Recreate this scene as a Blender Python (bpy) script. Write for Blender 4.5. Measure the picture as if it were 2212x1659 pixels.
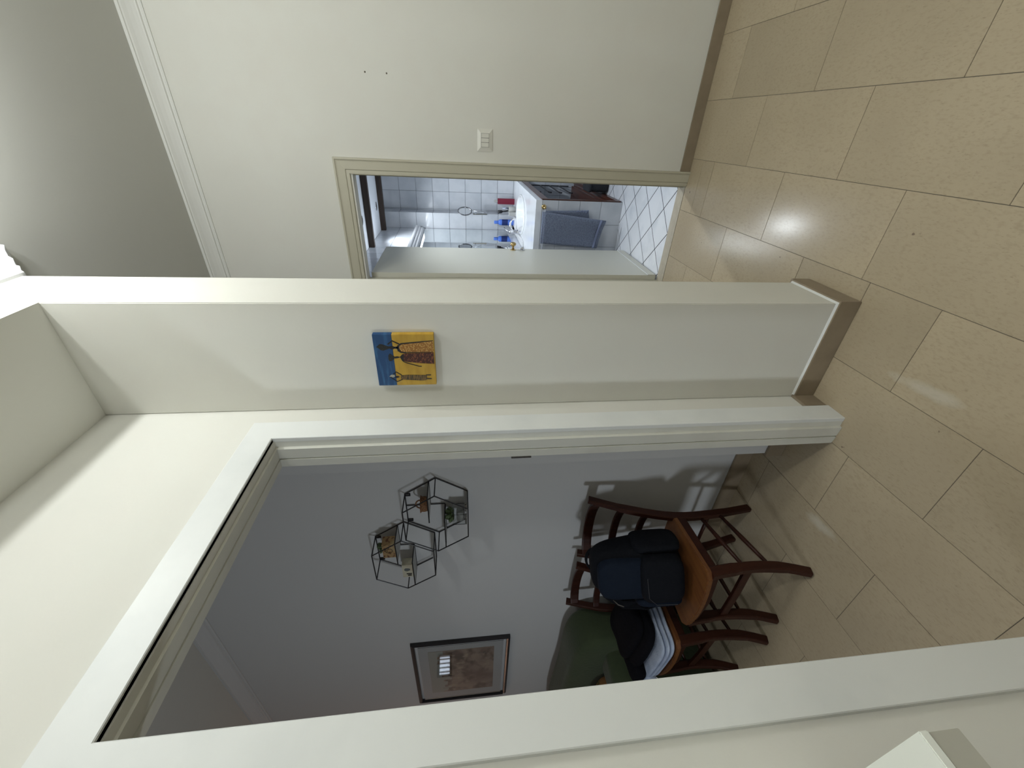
import bpy, bmesh, math, random
from mathutils import Vector, Matrix
random.seed(7)
for o in list(bpy.data.objects): bpy.data.objects.remove(o)
S = bpy.context.scene
COL = S.collection
PI = math.pi

# ------------------------------------------------------------------ camera
# the photograph is a portrait picture lying on its side: camera right = world down
YAW, PITCH, ROLL, FPX = 0.5646176260, 0.1204935250, 0.0219430925, 884.9411882
def cam_axes():
    cy, sy = math.cos(YAW), math.sin(YAW)
    f = Vector((-sy, cy, 0)); r = Vector((cy, sy, 0)); d = Vector((0, 0, -1))
    cp, sp = math.cos(PITCH), math.sin(PITCH)
    f2 = cp*f + sp*d; d2 = cp*d - sp*f
    cr, sr = math.cos(ROLL), math.sin(ROLL)
    return cr*r + sr*d2, -sr*r + cr*d2, f2
r_, d_, f_ = cam_axes()
cd = bpy.data.cameras.new('camera'); co = bpy.data.objects.new('camera', cd); COL.objects.link(co)
M = Matrix((( d_.x, r_.x, -f_.x, 0), (d_.y, r_.y, -f_.y, 0), (d_.z, r_.z, -f_.z, 1.5), (0, 0, 0, 1)))
co.matrix_world = M
cd.sensor_fit = 'HORIZONTAL'; cd.sensor_width = 36; cd.lens = 36*FPX/2212
cd.clip_start = 0.02
S.camera = co

# ------------------------------------------------------------------ world, exposure, big lights
w = bpy.data.worlds.new('world'); S.world = w; w.use_nodes = True
w.node_tree.nodes['Background'].inputs[0].default_value = (0.5, 0.6, 0.8, 1)
w.node_tree.nodes['Background'].inputs[1].default_value = 0.02
S.view_settings.view_transform = 'Standard'; S.view_settings.look = 'None'
S.view_settings.gamma = 1; S.view_settings.use_curve_mapping = False
S.view_settings.exposure = 0.0
def lamp(name, kind, loc, power, color, size=0.03, rot=None, spot=None, sy=None):
    l = bpy.data.lights.new(name, kind); l.energy = power; l.color = color
    if kind == 'AREA':
        l.shape = 'RECTANGLE'; l.size = size; l.size_y = sy or size
    else: l.shadow_soft_size = size
    if kind == 'SPOT': l.spot_size = math.radians(spot or 120); l.spot_blend = 0.5
    o = bpy.data.objects.new(name, l); COL.objects.link(o); o.location = loc
    if rot: o.rotation_euler = rot
    return o
HALL = (0.955, 0.99, 0.985)
lamp('hall_bulb_light', 'POINT', (0.10, 1.06, 2.94), 18, HALL, 0.03)
lamp('hall_bulb_light', 'POINT', (0.13, 1.32, 2.94), 18, HALL, 0.03)
lamp('hall_fill_light', 'POINT', (1.45, 0.15, 2.85), 54, HALL, 0.12)  # added fill without a fixture, lifts pier side and lower walls
BATH = (0.87, 0.94, 1.0)
for (x, y, e) in ((-0.85, 4.73, 24), (0.05, 3.75, 75), (0.2, 5.0, 8)):
    lamp('bath_spot_light', 'SPOT', (x, y, 2.40), e, BATH, 0.03, spot=140)
lamp('bath_pelmet_down_light', 'AREA', (-1.05, 4.7, 1.915), 3, BATH, 0.05, sy=1.0)
lamp('bath_pelmet_up_light', 'AREA', (-1.04, 4.5, 2.03), 1.2, BATH, 0.05, rot=(PI, 0, 0), sy=0.5)
# living room: a small bluish stand-in for an unseen source, low on the left, a warm lamp beyond
lamp('living_cool_light', 'AREA', (-2.15, -1.7, 1.10), 17, (0.84, 0.92, 1.0), 0.32, rot=(math.radians(90), 0, math.radians(-4)), sy=0.25)
lamp('living_warm_light', 'POINT', (-5.2, 1.15, 1.9), 7.0, (1.0, 0.58, 0.38), 0.10)

# ------------------------------------------------------------------ materials
def mat(name, col, rough=0.5, metal=0.0, noise=None, bump=None, spec=0.5, trans=0.0, emit=None, rnd=0.0, alpha=None, coat=0.0, sheen=0.0):
    m = bpy.data.materials.new(name); m.use_nodes = True
    nt = m.node_tree; b = nt.nodes['Principled BSDF']
    b.inputs['Base Color'].default_value = (*col, 1); b.inputs['Roughness'].default_value = rough
    b.inputs['Metallic'].default_value = metal; b.inputs['Specular IOR Level'].default_value = spec
    b.inputs['Transmission Weight'].default_value = trans
    b.inputs['Coat Weight'].default_value = coat
    b.inputs['Sheen Weight'].default_value = sheen
    if emit:
        b.inputs['Emission Color'].default_value = (*emit[0], 1); b.inputs['Emission Strength'].default_value = emit[1]
    tc = nt.nodes.new('ShaderNodeTexCoord'); vec = tc.outputs['Object']
    if rnd:
        oi = nt.nodes.new('ShaderNodeObjectInfo')
        sc = nt.nodes.new('ShaderNodeVectorMath'); sc.operation = 'SCALE'; sc.inputs[0].default_value = (37, 91, 53)
        nt.links.new(oi.outputs['Random'], sc.inputs['Scale'])
        ad = nt.nodes.new('ShaderNodeVectorMath'); ad.operation = 'ADD'
        nt.links.new(vec, ad.inputs[0]); nt.links.new(sc.outputs[0], ad.inputs[1]); vec = ad.outputs[0]
    cur = None
    if noise:     # list of (scale vector, detail, dark colour, lo, hi)
        for (sv, det, c2, lo, hi) in noise:
            mp = nt.nodes.new('ShaderNodeMapping'); mp.inputs['Scale'].default_value = sv
            nt.links.new(vec, mp.inputs[0])
            nz = nt.nodes.new('ShaderNodeTexNoise'); nz.inputs['Scale'].default_value = 1; nz.inputs['Detail'].default_value = det
            nt.links.new(mp.outputs[0], nz.inputs['Vector'])
            mr = nt.nodes.new('ShaderNodeMapRange'); mr.inputs['From Min'].default_value = lo; mr.inputs['From Max'].default_value = hi
            nt.links.new(nz.outputs['Fac'], mr.inputs['Value'])
            mx = nt.nodes.new('ShaderNodeMix'); mx.data_type = 'RGBA'
            nt.links.new(mr.outputs[0], mx.inputs['Factor'])
            if cur: nt.links.new(cur, mx.inputs[6])
            else: mx.inputs[6].default_value = (*col, 1)
            mx.inputs[7].default_value = (*c2, 1); cur = mx.outputs[2]
    if rnd:
        hs = nt.nodes.new('ShaderNodeHueSaturation')
        mr = nt.nodes.new('ShaderNodeMapRange'); mr.inputs['To Min'].default_value = 1-rnd; mr.inputs['To Max'].default_value = 1+rnd
        nt.links.new(oi.outputs['Random'], mr.inputs['Value']); nt.links.new(mr.outputs[0], hs.inputs['Value'])
        if cur: nt.links.new(cur, hs.inputs['Color'])
        else: hs.inputs['Color'].default_value = (*col, 1)
        cur = hs.outputs[0]
    if cur: nt.links.new(cur, b.inputs['Base Color'])
    if bump:
        sv, st = bump
        nz = nt.nodes.new('ShaderNodeTexNoise'); nz.inputs['Scale'].default_value = sv; nz.inputs['Detail'].default_value = 4
        nt.links.new(vec, nz.inputs['Vector'])
        bp = nt.nodes.new('ShaderNodeBump'); bp.inputs['Strength'].default_value = st; bp.inputs['Distance'].default_value = 0.004
        nt.links.new(nz.outputs['Fac'], bp.inputs['Height']); nt.links.new(bp.outputs[0], b.inputs['Normal'])
    return m
PLASTER = mat('cream_plaster', (0.69, 0.685, 0.63), 0.85, noise=[((1.3,)*3, 3, (0.65, 0.64, 0.585), 0.35, 0.75), ((9,)*3, 4, (0.675, 0.66, 0.605), 0.4, 0.8)], bump=(40, 0.12))
CEIL = mat('ceiling_paint', (0.60, 0.60, 0.56), 0.9, bump=(30, 0.1))
WHITE = mat('white_trim_paint', (0.73, 0.745, 0.73), 0.45, noise=[((5, 5, 5), 4, (0.66, 0.68, 0.67), 0.5, 0.8)])
FASCIA = mat('white_plaster', (0.80, 0.80, 0.75), 0.8, bump=(40, 0.1))
CASING = mat('cream_casing_paint', (0.50, 0.475, 0.375), 0.4, noise=[((4,)*3, 3, (0.48, 0.455, 0.36), 0.4, 0.8)])
LEAF = mat('grey_cream_door_paint', (0.60, 0.59, 0.51), 0.35)
JAMB = mat('off_white_jamb_paint', (0.66, 0.66, 0.60), 0.4, noise=[((6,)*3, 4, (0.58, 0.57, 0.51), 0.5, 0.8)])
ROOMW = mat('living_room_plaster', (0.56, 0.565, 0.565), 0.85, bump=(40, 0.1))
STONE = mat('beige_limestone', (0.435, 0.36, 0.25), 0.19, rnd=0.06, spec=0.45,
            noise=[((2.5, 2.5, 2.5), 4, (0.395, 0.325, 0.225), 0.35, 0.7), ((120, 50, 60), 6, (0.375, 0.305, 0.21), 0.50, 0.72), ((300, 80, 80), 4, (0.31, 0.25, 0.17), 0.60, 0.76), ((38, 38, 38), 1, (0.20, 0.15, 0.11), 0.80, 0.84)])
def pale_patches(m, spots):
    """faint whitish patches mixed into the stone colour, in world coordinates"""
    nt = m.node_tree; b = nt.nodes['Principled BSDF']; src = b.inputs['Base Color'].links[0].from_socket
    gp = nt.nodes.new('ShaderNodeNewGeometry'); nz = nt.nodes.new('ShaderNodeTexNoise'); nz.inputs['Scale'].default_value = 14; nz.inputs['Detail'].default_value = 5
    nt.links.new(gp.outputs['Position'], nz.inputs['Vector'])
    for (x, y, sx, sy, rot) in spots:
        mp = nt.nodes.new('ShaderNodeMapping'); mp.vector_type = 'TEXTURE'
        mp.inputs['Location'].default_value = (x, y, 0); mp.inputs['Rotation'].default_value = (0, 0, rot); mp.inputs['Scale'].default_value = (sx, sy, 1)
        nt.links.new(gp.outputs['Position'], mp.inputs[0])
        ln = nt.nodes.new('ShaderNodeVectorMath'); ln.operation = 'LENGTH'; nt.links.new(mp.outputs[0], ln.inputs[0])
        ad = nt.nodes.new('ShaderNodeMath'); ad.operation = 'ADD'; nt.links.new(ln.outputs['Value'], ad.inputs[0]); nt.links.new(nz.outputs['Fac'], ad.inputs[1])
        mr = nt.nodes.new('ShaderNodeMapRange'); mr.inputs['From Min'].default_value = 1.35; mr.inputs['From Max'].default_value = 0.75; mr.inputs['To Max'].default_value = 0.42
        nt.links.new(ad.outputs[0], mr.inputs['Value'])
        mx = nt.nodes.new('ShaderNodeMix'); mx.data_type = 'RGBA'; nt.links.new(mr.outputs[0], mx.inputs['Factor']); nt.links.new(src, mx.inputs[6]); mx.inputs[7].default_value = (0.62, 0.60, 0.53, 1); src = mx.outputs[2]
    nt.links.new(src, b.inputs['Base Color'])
pale_patches(STONE, [(-0.665, 0.95, 0.030, 0.16, 0.1), (-1.375, 0.985, 0.035, 0.10, 0.1)])
GROUT = mat('dark_grout', (0.10, 0.085, 0.065), 0.9)
BASEST = mat('brown_stone_skirting', (0.27, 0.215, 0.15), 0.35, noise=[((12,)*3, 5, (0.22, 0.175, 0.12), 0.4, 0.75)])
THRESH = mat('pale_threshold_stone', (0.47, 0.42, 0.33), 0.35, noise=[((20,)*3, 5, (0.40, 0.35, 0.27), 0.4, 0.75)])
BTILE = mat('white_marbled_tile', (0.60, 0.62, 0.655), 0.12, rnd=0.03, noise=[((5, 5, 5), 6, (0.50, 0.53, 0.57), 0.45, 0.7)])
BFLOOR = mat('white_floor_tile', (0.80, 0.82, 0.86), 0.25, rnd=0.02, noise=[((6, 6, 6), 6, (0.66, 0.69, 0.74), 0.5, 0.75)])
BGROUT = mat('pale_grout', (0.20, 0.21, 0.24), 0.9)
BFGROUT = mat('black_grout', (0.012, 0.012, 0.02), 0.95, spec=0.1)
BCEIL = mat('white_bath_ceiling', (0.72, 0.75, 0.80), 0.8)
PORC = mat('white_porcelain', (0.85, 0.86, 0.87), 0.08)
CHROME = mat('chrome', (0.8, 0.8, 0.82), 0.12, metal=1)
BRASS = mat('brass', (0.55, 0.40, 0.18), 0.2, metal=1)
DWOOD = mat('dark_beam_wood', (0.035, 0.02, 0.012), 0.5, noise=[((3, 60, 60), 4, (0.02, 0.011, 0.007), 0.4, 0.7)])
VWOOD = mat('mahogany_wood', (0.09, 0.028, 0.014), 0.3, noise=[((60, 3, 60), 4, (0.05, 0.015, 0.008), 0.4, 0.7)])
CHWOOD = mat('dark_cherry_wood', (0.038, 0.011, 0.006), 0.42, spec=0.25, noise=[((40, 40, 4), 4, (0.024, 0.0065, 0.004), 0.4, 0.75)])
SEATW = mat('worn_orange_seat_wood', (0.165, 0.066, 0.020), 0.4, spec=0.4, noise=[((50, 3, 50), 5, (0.11, 0.038, 0.014), 0.4, 0.75)])
WIRE = mat('black_wire', (0.008, 0.008, 0.011), 0.4)
MIRROR = mat('mirror_glass', (0.86, 0.90, 0.90), 0.015, metal=1)
GLASS = mat('clear_glass', (0.95, 0.97, 0.97), 0.02, trans=1.0)
BLUEP = mat('blue_plastic', (0.09, 0.20, 0.66), 0.35)
NAVY = mat('navy_label', (0.005, 0.02, 0.13), 0.4)
WPLAS = mat('white_plastic', (0.70, 0.69, 0.63), 0.3)
DARKGAP = mat('dark_gap', (0.05, 0.045, 0.04), 0.8)
TOWEL = mat('blue_grey_terry', (0.19, 0.225, 0.31), 0.95, noise=[((120,)*3, 2, (0.11, 0.13, 0.20), 0.4, 0.7)], bump=(400, 0.8), sheen=0.3)
TOWELB = mat('blue_grey_terry_band', (0.20, 0.235, 0.36), 0.85, bump=(600, 0.4))
GREEN = mat('dark_green_cover_fabric', (0.036, 0.050, 0.020), 0.95, noise=[((5,)*3, 4, (0.030, 0.045, 0.018), 0.4, 0.7)], bump=(60, 0.5), sheen=0.1)
PILLOW = mat('orange_brown_print_fabric', (0.30, 0.14, 0.05), 0.9, noise=[((25, 25, 25), 3, (0.10, 0.09, 0.03), 0.5, 0.6), ((14, 14, 14), 2, (0.36, 0.28, 0.12), 0.6, 0.66)])
BAG = mat('black_backpack_nylon', (0.004, 0.005, 0.008), 0.8, spec=0.15, bump=(300, 0.4))
BAGB = mat('navy_backpack_panel', (0.006, 0.011, 0.022), 0.8, spec=0.15, bump=(300, 0.4))
BLACKC = mat('black_cloth', (0.004, 0.004, 0.006), 0.95, spec=0.1, bump=(40, 0.6))
PALEC = mat('pale_blue_grey_cloth', (0.40, 0.46, 0.58), 0.9, noise=[((18,)*3, 3, (0.31, 0.37, 0.50), 0.45, 0.7)], bump=(120, 0.6))
GOLDZ = mat('metal_zip', (0.16, 0.15, 0.14), 0.35, metal=1)
LEAFG = mat('succulent_green', (0.075, 0.115, 0.045), 0.6, noise=[((60,)*3, 2, (0.05, 0.08, 0.03), 0.4, 0.7)])
CHAR = mat('charcoal_weave', (0.025, 0.027, 0.030), 0.95, bump=(90, 1.0))
WHITEB = mat('white_box_paint', (0.80, 0.82, 0.76), 0.5)

# ------------------------------------------------------------------ geometry kit
class MB:
    def __init__(s): s.v = []; s.f = []
    def add(s, vs, fs):
        n = len(s.v); s.v += [tuple(v) for v in vs]; s.f += [tuple(i+n for i in f) for f in fs]; return s
    def box(s, x0, x1, y0, y1, z0, z1):
        v = [(x, y, z) for x in (x0, x1) for y in (y0, y1) for z in (z0, z1)]
        return s.add(v, [(0, 1, 3, 2), (4, 6, 7, 5), (0, 4, 5, 1), (2, 3, 7, 6), (0, 2, 6, 4), (1, 5, 7, 3)])
    def tube(s, pts, r, n=8, cap=True, rx=None, up=(0, 0, 1)):
        """tube or bar through pts; r a number or list; rx = (half width, half depth) makes it a flat bar"""
        pts = [Vector(p) for p in pts]; rings = []; base = len(s.v); m = len(pts)
        ref = Vector(up)
        for i, p in enumerate(pts):
            t = (pts[min(i+1, m-1)] - pts[max(i-1, 0)]).normalized()
            a = t.cross(ref)
            if a.length < 1e-4: a = t.cross(Vector((1, 0, 0)))
            a.normalize(); b = a.cross(t).normalized()
            rr = r[i] if isinstance(r, (list, tuple)) else r
            if rx:
                q = rx[i] if isinstance(rx[0], (list, tuple)) else rx
                c = 0.75
                prof = [(1, c), (c, 1), (-c, 1), (-1, c), (-1, -c), (-c, -1), (c, -1), (1, -c)]
                ring = [p + a*q[0]*u + b*q[1]*v for u, v in prof]
            else: ring = [p + (a*math.cos(2*PI*k/n) + b*math.sin(2*PI*k/n))*rr for k in range(n)]
            rings.append(ring)
        k = len(rings[0]); vs = [v for rg in rings for v in rg]; fs = []
        for i in range(m-1):
            for j in range(k):
                fs.append((i*k+j, i*k+(j+1) % k, (i+1)*k+(j+1) % k, (i+1)*k+j))
        if cap: fs.append(tuple(reversed(range(k)))); fs.append(tuple(range((m-1)*k, m*k)))
        return s.add(vs, fs)
    def lathe(s, prof, c=(0, 0, 0), n=20, axis='z', cap=True):
        vs = []; fs = []; m = len(prof)
        for (r, h) in prof:
            for k in range(n):
                a = 2*PI*k/n; u, v = r*math.cos(a), r*math.sin(a)
                vs.append({'z': (c[0]+u, c[1]+v, c[2]+h), 'x': (c[0]+h, c[1]+u, c[2]+v), 'y': (c[0]+v, c[1]+h, c[2]+u)}[axis])
        for i in range(m-1):
            for k in range(n): fs.append((i*n+k, i*n+(k+1) % n, (i+1)*n+(k+1) % n, (i+1)*n+k))
        if cap: fs.append(tuple(reversed(range(n)))); fs.append(tuple(range((m-1)*n, m*n)))
        return s.add(vs, fs)
    def prism(s, poly, y0, y1):
        """polygon in (x,z) extruded along y"""
        n = len(poly)
        vs = [(x, y0, z) for x, z in poly] + [(x, y1, z) for x, z in poly]
        return s.add(vs, [tuple(range(n)), tuple(reversed(range(n, 2*n)))] + [(i, n+i, n+(i+1) % n, (i+1) % n) for i in range(n)])
    def sweep(s, pts, prof, nrm, flip=1):
        """mitred moulding: profile (a,b): a sideways from the path, b along nrm"""
        pts = [Vector(p) for p in pts]; nrm = Vector(nrm).normalized(); m = len(pts); k = len(prof)
        segs = [(pts[i+1]-pts[i]).normalized() for i in range(m-1)]
        side = [(t.cross(nrm)*flip).normalized() for t in segs]
        vs = []
        for i, p in enumerate(pts):
            if i == 0: sd = side[0]
            elif i == m-1: sd = side[-1]
            else:
                q = side[i-1]+side[i]; sd = q*(2/q.length_squared)
            for a, b in prof: vs.append(p + sd*a + nrm*b)
        fs = [(i*k+j, i*k+(j+1) % k, (i+1)*k+(j+1) % k, (i+1)*k+j) for i in range(m-1) for j in range(k)]
        fs.append(tuple(reversed(range(k)))); fs.append(tuple(range((m-1)*k, m*k)))
        return s.add(vs, fs)
    def sell(s, c, rad, e1=0.5, e2=0.5, n=24, rot=None, warp=None):
        """superellipsoid (rounded block)"""
        def sp(x, e): return math.copysign(abs(x)**e, x)
        vs = []; fs = []; c = Vector(c); m = n//2
        for i in range(m+1):
            ph = -PI/2 + PI*i/m
            for k in range(n):
                th = 2*PI*k/n
                q = Vector((rad[0]*sp(math.cos(ph), e1)*sp(math.cos(th), e2), rad[1]*sp(math.cos(ph), e1)*sp(math.sin(th), e2), rad[2]*sp(math.sin(ph), e1)))
                if warp: q = warp(q)
                if rot: q = rot @ q
                vs.append(c+q)
        for i in range(m):
            for k in range(n): fs.append((i*n+k, i*n+(k+1) % n, (i+1)*n+(k+1) % n, (i+1)*n+k))
        return s.add(vs, fs)
def link(name, me, parent=None):
    o = bpy.data.objects.new(name, me); COL.objects.link(o)
    if parent: o.parent = parent
    return o
def mk(name, mb, m, parent=None, smooth=False, bevel=0, subd=0, merge=True):
    me = bpy.data.meshes.new(name); me.from_pydata(mb.v, [], mb.f)
    bm = bmesh.new(); bm.from_mesh(me)
    if merge: bmesh.ops.remove_doubles(bm, verts=bm.verts, dist=1e-5)
    bmesh.ops.recalc_face_normals(bm, faces=bm.faces)
    if bevel: bmesh.ops.bevel(bm, geom=[e for e in bm.edges if e.calc_face_angle(0) > 0.6], offset=bevel, segments=2, affect='EDGES', clamp_overlap=True)
    bm.to_mesh(me); bm.free(); me.materials.append(m)
    if smooth: me.polygons.foreach_set('use_smooth', [True]*len(me.polygons))
    o = link(name, me, parent)
    if parent: o.matrix_parent_inverse = parent.matrix_world.inverted() if False else Matrix()
    if subd:
        md = o.modifiers.new('subdivision', 'SUBSURF'); md.levels = subd; md.render_levels = subd
    return o
def world_child(o, parent):
    """child whose mesh is in world coordinates, under a root standing elsewhere (no rotation)"""
    for v in o.data.vertices: v.co -= Vector(parent.location)
    o.parent = parent; return o
def wc(name, mb, m, parent, **k): return world_child(mk(name, mb, m, **k), parent)
def sub(name, mb, m, part, root, **k):
    """sub-part in world coordinates under a part whose origin is its root's origin"""
    o = mk(name, mb, m, **k)
    for v in o.data.vertices: v.co -= Vector(root.location)
    o.parent = part; return o
def thing(name, label, cat, loc=(0, 0, 0), rz=0, group=None):
    o = bpy.data.objects.new(name, None); COL.objects.link(o); o.location = loc; o.rotation_euler = (0, 0, rz)
    o.empty_display_size = 0.05; o['label'] = label; o['category'] = cat
    if group: o['group'] = group
    return o
def tag(o, label, cat, group=None):
    o['label'] = label; o['category'] = cat
    if group: o['group'] = group
    return o
def st(o, label=None):
    o['kind'] = 'structure'
    if label: o['label'] = label
    return o
def copy_tree(o, parent=None):
    c = o.copy(); COL.objects.link(c)
    if parent: c.parent = parent
    for ch in list(o.children): copy_tree(ch, c)
    return c

H = 3.09
# ================================================================== SETTING
fl = st(mk('floor', MB().box(-6.1, 2.4, -2.5, 2.85, -0.06, -0.0016), GROUT), 'beige limestone tile floor running through hall and living room')
P = 0.3055
tile_mesh = {}
def floor_tile(x0, x1, y0, y1):
    g = 0.0009
    wx, wy = round(x1-x0-2*g, 4), round(y1-y0-2*g, 4)
    key = (wx, wy)
    if key not in tile_mesh:
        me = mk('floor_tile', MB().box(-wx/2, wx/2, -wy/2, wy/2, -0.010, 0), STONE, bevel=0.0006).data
        tile_mesh[key] = me; o = COL.objects[-1] if False else [q for q in COL.objects if q.data == me][0]
    else: o = link('floor_tile', tile_mesh[key])
    o.location = ((x0+x1)/2, (y0+y1)/2, random.uniform(-0.0004, 0.0))
    o.parent = fl
walls_solid = []
for k in range(-13, 6):
    x0 = -0.12 + P*k
    ph = 1.355 if (k % 2) else 1.66
    j = -6
    ys = [ph + 0.611*i for i in range(-5, 4)]
    lo = 0.0 if x0 < -1.2 else -0.35
    hi = 2.85
    if x0 < -1.3: hi = 1.47
    extra = {-2: [1.315], 0: [], -1: [2.575+0.13]}.get(k, [])
    cuts = sorted(set([lo, hi] + [y for y in ys + extra if lo+0.03 < y < hi-0.03]))
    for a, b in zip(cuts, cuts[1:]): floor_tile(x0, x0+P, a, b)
st(mk('threshold', MB().box(-0.95, -0.275, 2.851, 2.945, -0.01, 0.002), THRESH), None).name = 'trim_threshold'

# hall shell
wb = MB().box(-0.28, 2.4, 2.85, 2.94, 0, H).box(-2.6, -0.955, 2.85, 2.94, 0, H).box(-0.955, -0.28, 2.85, 2.94, 2.13, H)
st(mk('wall_back', wb, PLASTER))
for hz in (1.987, 1.873): mk('nail_hole', MB().lathe([(0.0035, 0), (0.0045, -0.0006), (0.002, -0.0008)], (0.215, 2.85, hz), n=10, axis='y'), GROUT, bpy.data.objects['wall_back'])
st(mk('wall_right', MB().box(2.3, 2.4, -2.5, 2.85, 0, H), PLASTER))
st(mk('wall_front', MB().box(-6.1, 2.4, -2.6, -2.5, 0, H), PLASTER))
st(mk('ceiling', MB().box(-6.1, 2.4, -2.6, 2.94, H, H+0.06), CEIL))
pier = MB().box(-0.93, -0.51, 1.32, 1.57, 0, H)
st(mk('wall_pier', pier, PLASTER, bevel=0.003))
st(mk('ceiling_soffit', MB().box(-0.93, -0.51, -2.5, 1.32, 2.755, H), FASCIA))
wl = MB().box(-1.04, -0.93, -2.5, 0.33, 0, H).box(-1.04, -0.93, 1.14, 1.42, 0, H).box(-1.04, -0.93, 0.33, 1.14, 2.13, H)
st(mk('wall_left', wl, PLASTER))
st(mk('wall_chase', MB().box(-1.255, -1.04, 1.32, 1.468, 0, H), ROOMW))
st(mk('wall_living_back', MB().box(-6.1, -0.93, 1.468, 1.57, 0, H), ROOMW))
st(mk('wall_corridor_end', MB().box(-2.7, -2.6, 1.57, 2.94, 0, H), PLASTER))
# living room left wall with a window
wlv = MB().box(-6.1, -6.0, -2.5, 0.13, 0, H).box(-6.1, -6.0, 0.40, 1.468, 0, H).box(-6.1, -6.0, 0.13, 0.40, 0, 1.72).box(-6.1, -6.0, 0.13, 0.40, 1.90, H)
st(mk('wall_living_left', wlv, ROOMW))
win = st(mk('window_1', MB().box(-6.06, -6.03, 0.13, 0.40, 1.72, 1.90), mat('dusk_window_light', (0.1, 0.1, 0.1), 0.5, emit=((0.75, 0.85, 1.0), 2.5))))
wf = MB()
for y in (0.14, 0.39): wf.box(-6.03, -5.99, y-0.015, y+0.015, 1.72, 1.90)
for z in (1.73, 1.89): wf.box(-6.03, -5.99, 0.13, 0.40, z-0.015, z+0.015)
for y in (0.19, 0.24, 0.29, 0.34): wf.box(-6.02, -6.00, y-0.005, y+0.005, 1.72, 1.90)
mk('window_frame', wf, mat('dark_window_frame', (0.03, 0.025, 0.02), 0.5), win)

# mouldings: (out, down) from the wall/ceiling corner
CORN = [(0, -0.090), (0.006, -0.090), (0.009, -0.082), (0.009, -0.074), (0.016, -0.071), (0.018, -0.064), (0.026, -0.050), (0.038, -0.034), (0.050, -0.022), (0.054, -0.016), (0.060, -0.014), (0.060, 0.0), (0, 0.0)]
MOULD = mat('cornice_paint', (0.70, 0.70, 0.66), 0.7)
st(mk('trim_cornice_back', MB().sweep([(-2.6, 2.85, H), (2.3, 2.85, H)], CORN, (0, 0, 1), 1), MOULD))
st(mk('trim_cornice_living', MB().sweep([(-6.0, 1.468, H), (-1.255, 1.468, H)], CORN, (0, 0, 1), 1), ROOMW))
CORN2 = [(0, -0.100), (0.010, -0.100), (0.014, -0.090), (0.026, -0.082), (0.028, -0.070), (0.032, -0.066), (0.046, -0.056), (0.052, -0.040), (0.068, -0.026), (0.082, -0.020), (0.084, 0), (0, 0)]
st(mk('trim_cornice_pier', MB().sweep([(-0.93, 1.57, H), (-0.51, 1.57, H), (-0.51, -2.5, H)], CORN2, (0, 0, 1), -1), mat('cornice_white', (0.78, 0.79, 0.80), 0.7)))

# skirting
def base(name, mb): return st(mk(name, mb, BASEST, bevel=0.0015))
base('baseboard_back', MB().box(-0.196, 2.3, 2.838, 2.85, 0, 0.066))
base('baseboard_back_left', MB().box(-2.6, -1.05, 2.838, 2.85, 0, 0.066))
bp = MB().sweep([(-0.929, 1.32, 0), (-0.51, 1.32, 0), (-0.51, 1.57, 0), (-0.93, 1.57, 0)], [(0, 0), (0.013, 0), (0.013, 0.088), (0, 0.088)], (0, 0, 1), 1)
base('baseboard_pier', bp)
st(mk('trim_pier_paint_bead', MB().sweep([(-0.929, 1.32, 0.088), (-0.51, 1.32, 0.088), (-0.51, 1.57, 0.088)], [(0, 0), (0.007, 0), (0.003, 0.005), (0, 0.005)], (0, 0, 1), 1), WHITE))
base('baseboard_alcove', MB().box(-0.93, -0.918, 1.233, 1.319, 0, 0.095))
base('baseboard_near', MB().box(-0.93, -0.918, -2.5, 0.246, 0, 0.095))
base('baseboard_chase', MB().sweep([(-1.04, 1.32, 0), (-1.255, 1.32, 0), (-1.255, 1.468, 0)], [(0, 0), (0.012, 0), (0.012, 0.085), (0, 0.085)], (0, 0, 1), -1))
base('baseboard_living', MB().box(-6.0, -1.256, 1.456, 1.468, 0, 0.09))

# bathroom door casing (frame around the far doorway)
CAS = [(0, 0), (0, 0.020), (-0.001, 0.022), (-0.010, 0.022), (-0.014, 0.018), (-0.020, 0.016), (-0.062, 0.014), (-0.066, 0.009), (-0.085, 0.009), (-0.085, 0)]
d1 = st(thing('door_1', 'cream moulded frame around the bathroom doorway', 'door', (0, 0, 0)))
del d1['category']
mk('casing', MB().sweep([(-0.196, 2.85, 0), (-0.196, 2.85, 2.228), (-1.040, 2.85, 2.228), (-1.040, 2.85, 0)], CAS, (0, -1, 0), 1), CASING, d1)
mk('jamb', MB().sweep([(-0.281, 2.85, 0), (-0.281, 2.85, 2.143), (-0.955, 2.85, 2.143), (-0.955, 2.85, 0)], [(0, 0.004), (-0.004, 0.004), (-0.004, -0.03), (-0.012, -0.033), (-0.012, -0.09), (0, -0.09)], (0, -1, 0), 1), CASING, d1)

# left opening casing + stepped jamb
d2 = st(thing('door_2', 'white painted frame of the wide opening into the living room', 'door', (0, 0, 0)))
del d2['category']
mk('casing', MB().sweep([(-0.93, 1.228, 0), (-0.93, 1.228, 2.224), (-0.93, 0.249, 2.224), (-0.93, 0.249, 0)], [(0, 0), (0, 0.014), (-0.002, 0.016), (-0.088, 0.016), (-0.090, 0.014), (-0.090, 0)], (1, 0, 0), 1), WHITE, d2)
JP = [(0.01, 0), (0, 0), (0, -0.032), (-0.010, -0.035), (-0.007, -0.078), (-0.003, -0.080), (-0.003, -0.084), (-0.008, -0.084), (-0.004, -0.118), (0.01, -0.118)]
mk('jamb', MB().sweep([(-0.925, 1.139, 0), (-0.925, 1.139, 2.134), (-0.925, 0.339, 2.134), (-0.925, 0.339, 0)], [(a, b+0.004) for a, b in JP], (1, 0, 0), 1), JAMB, d2)
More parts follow.
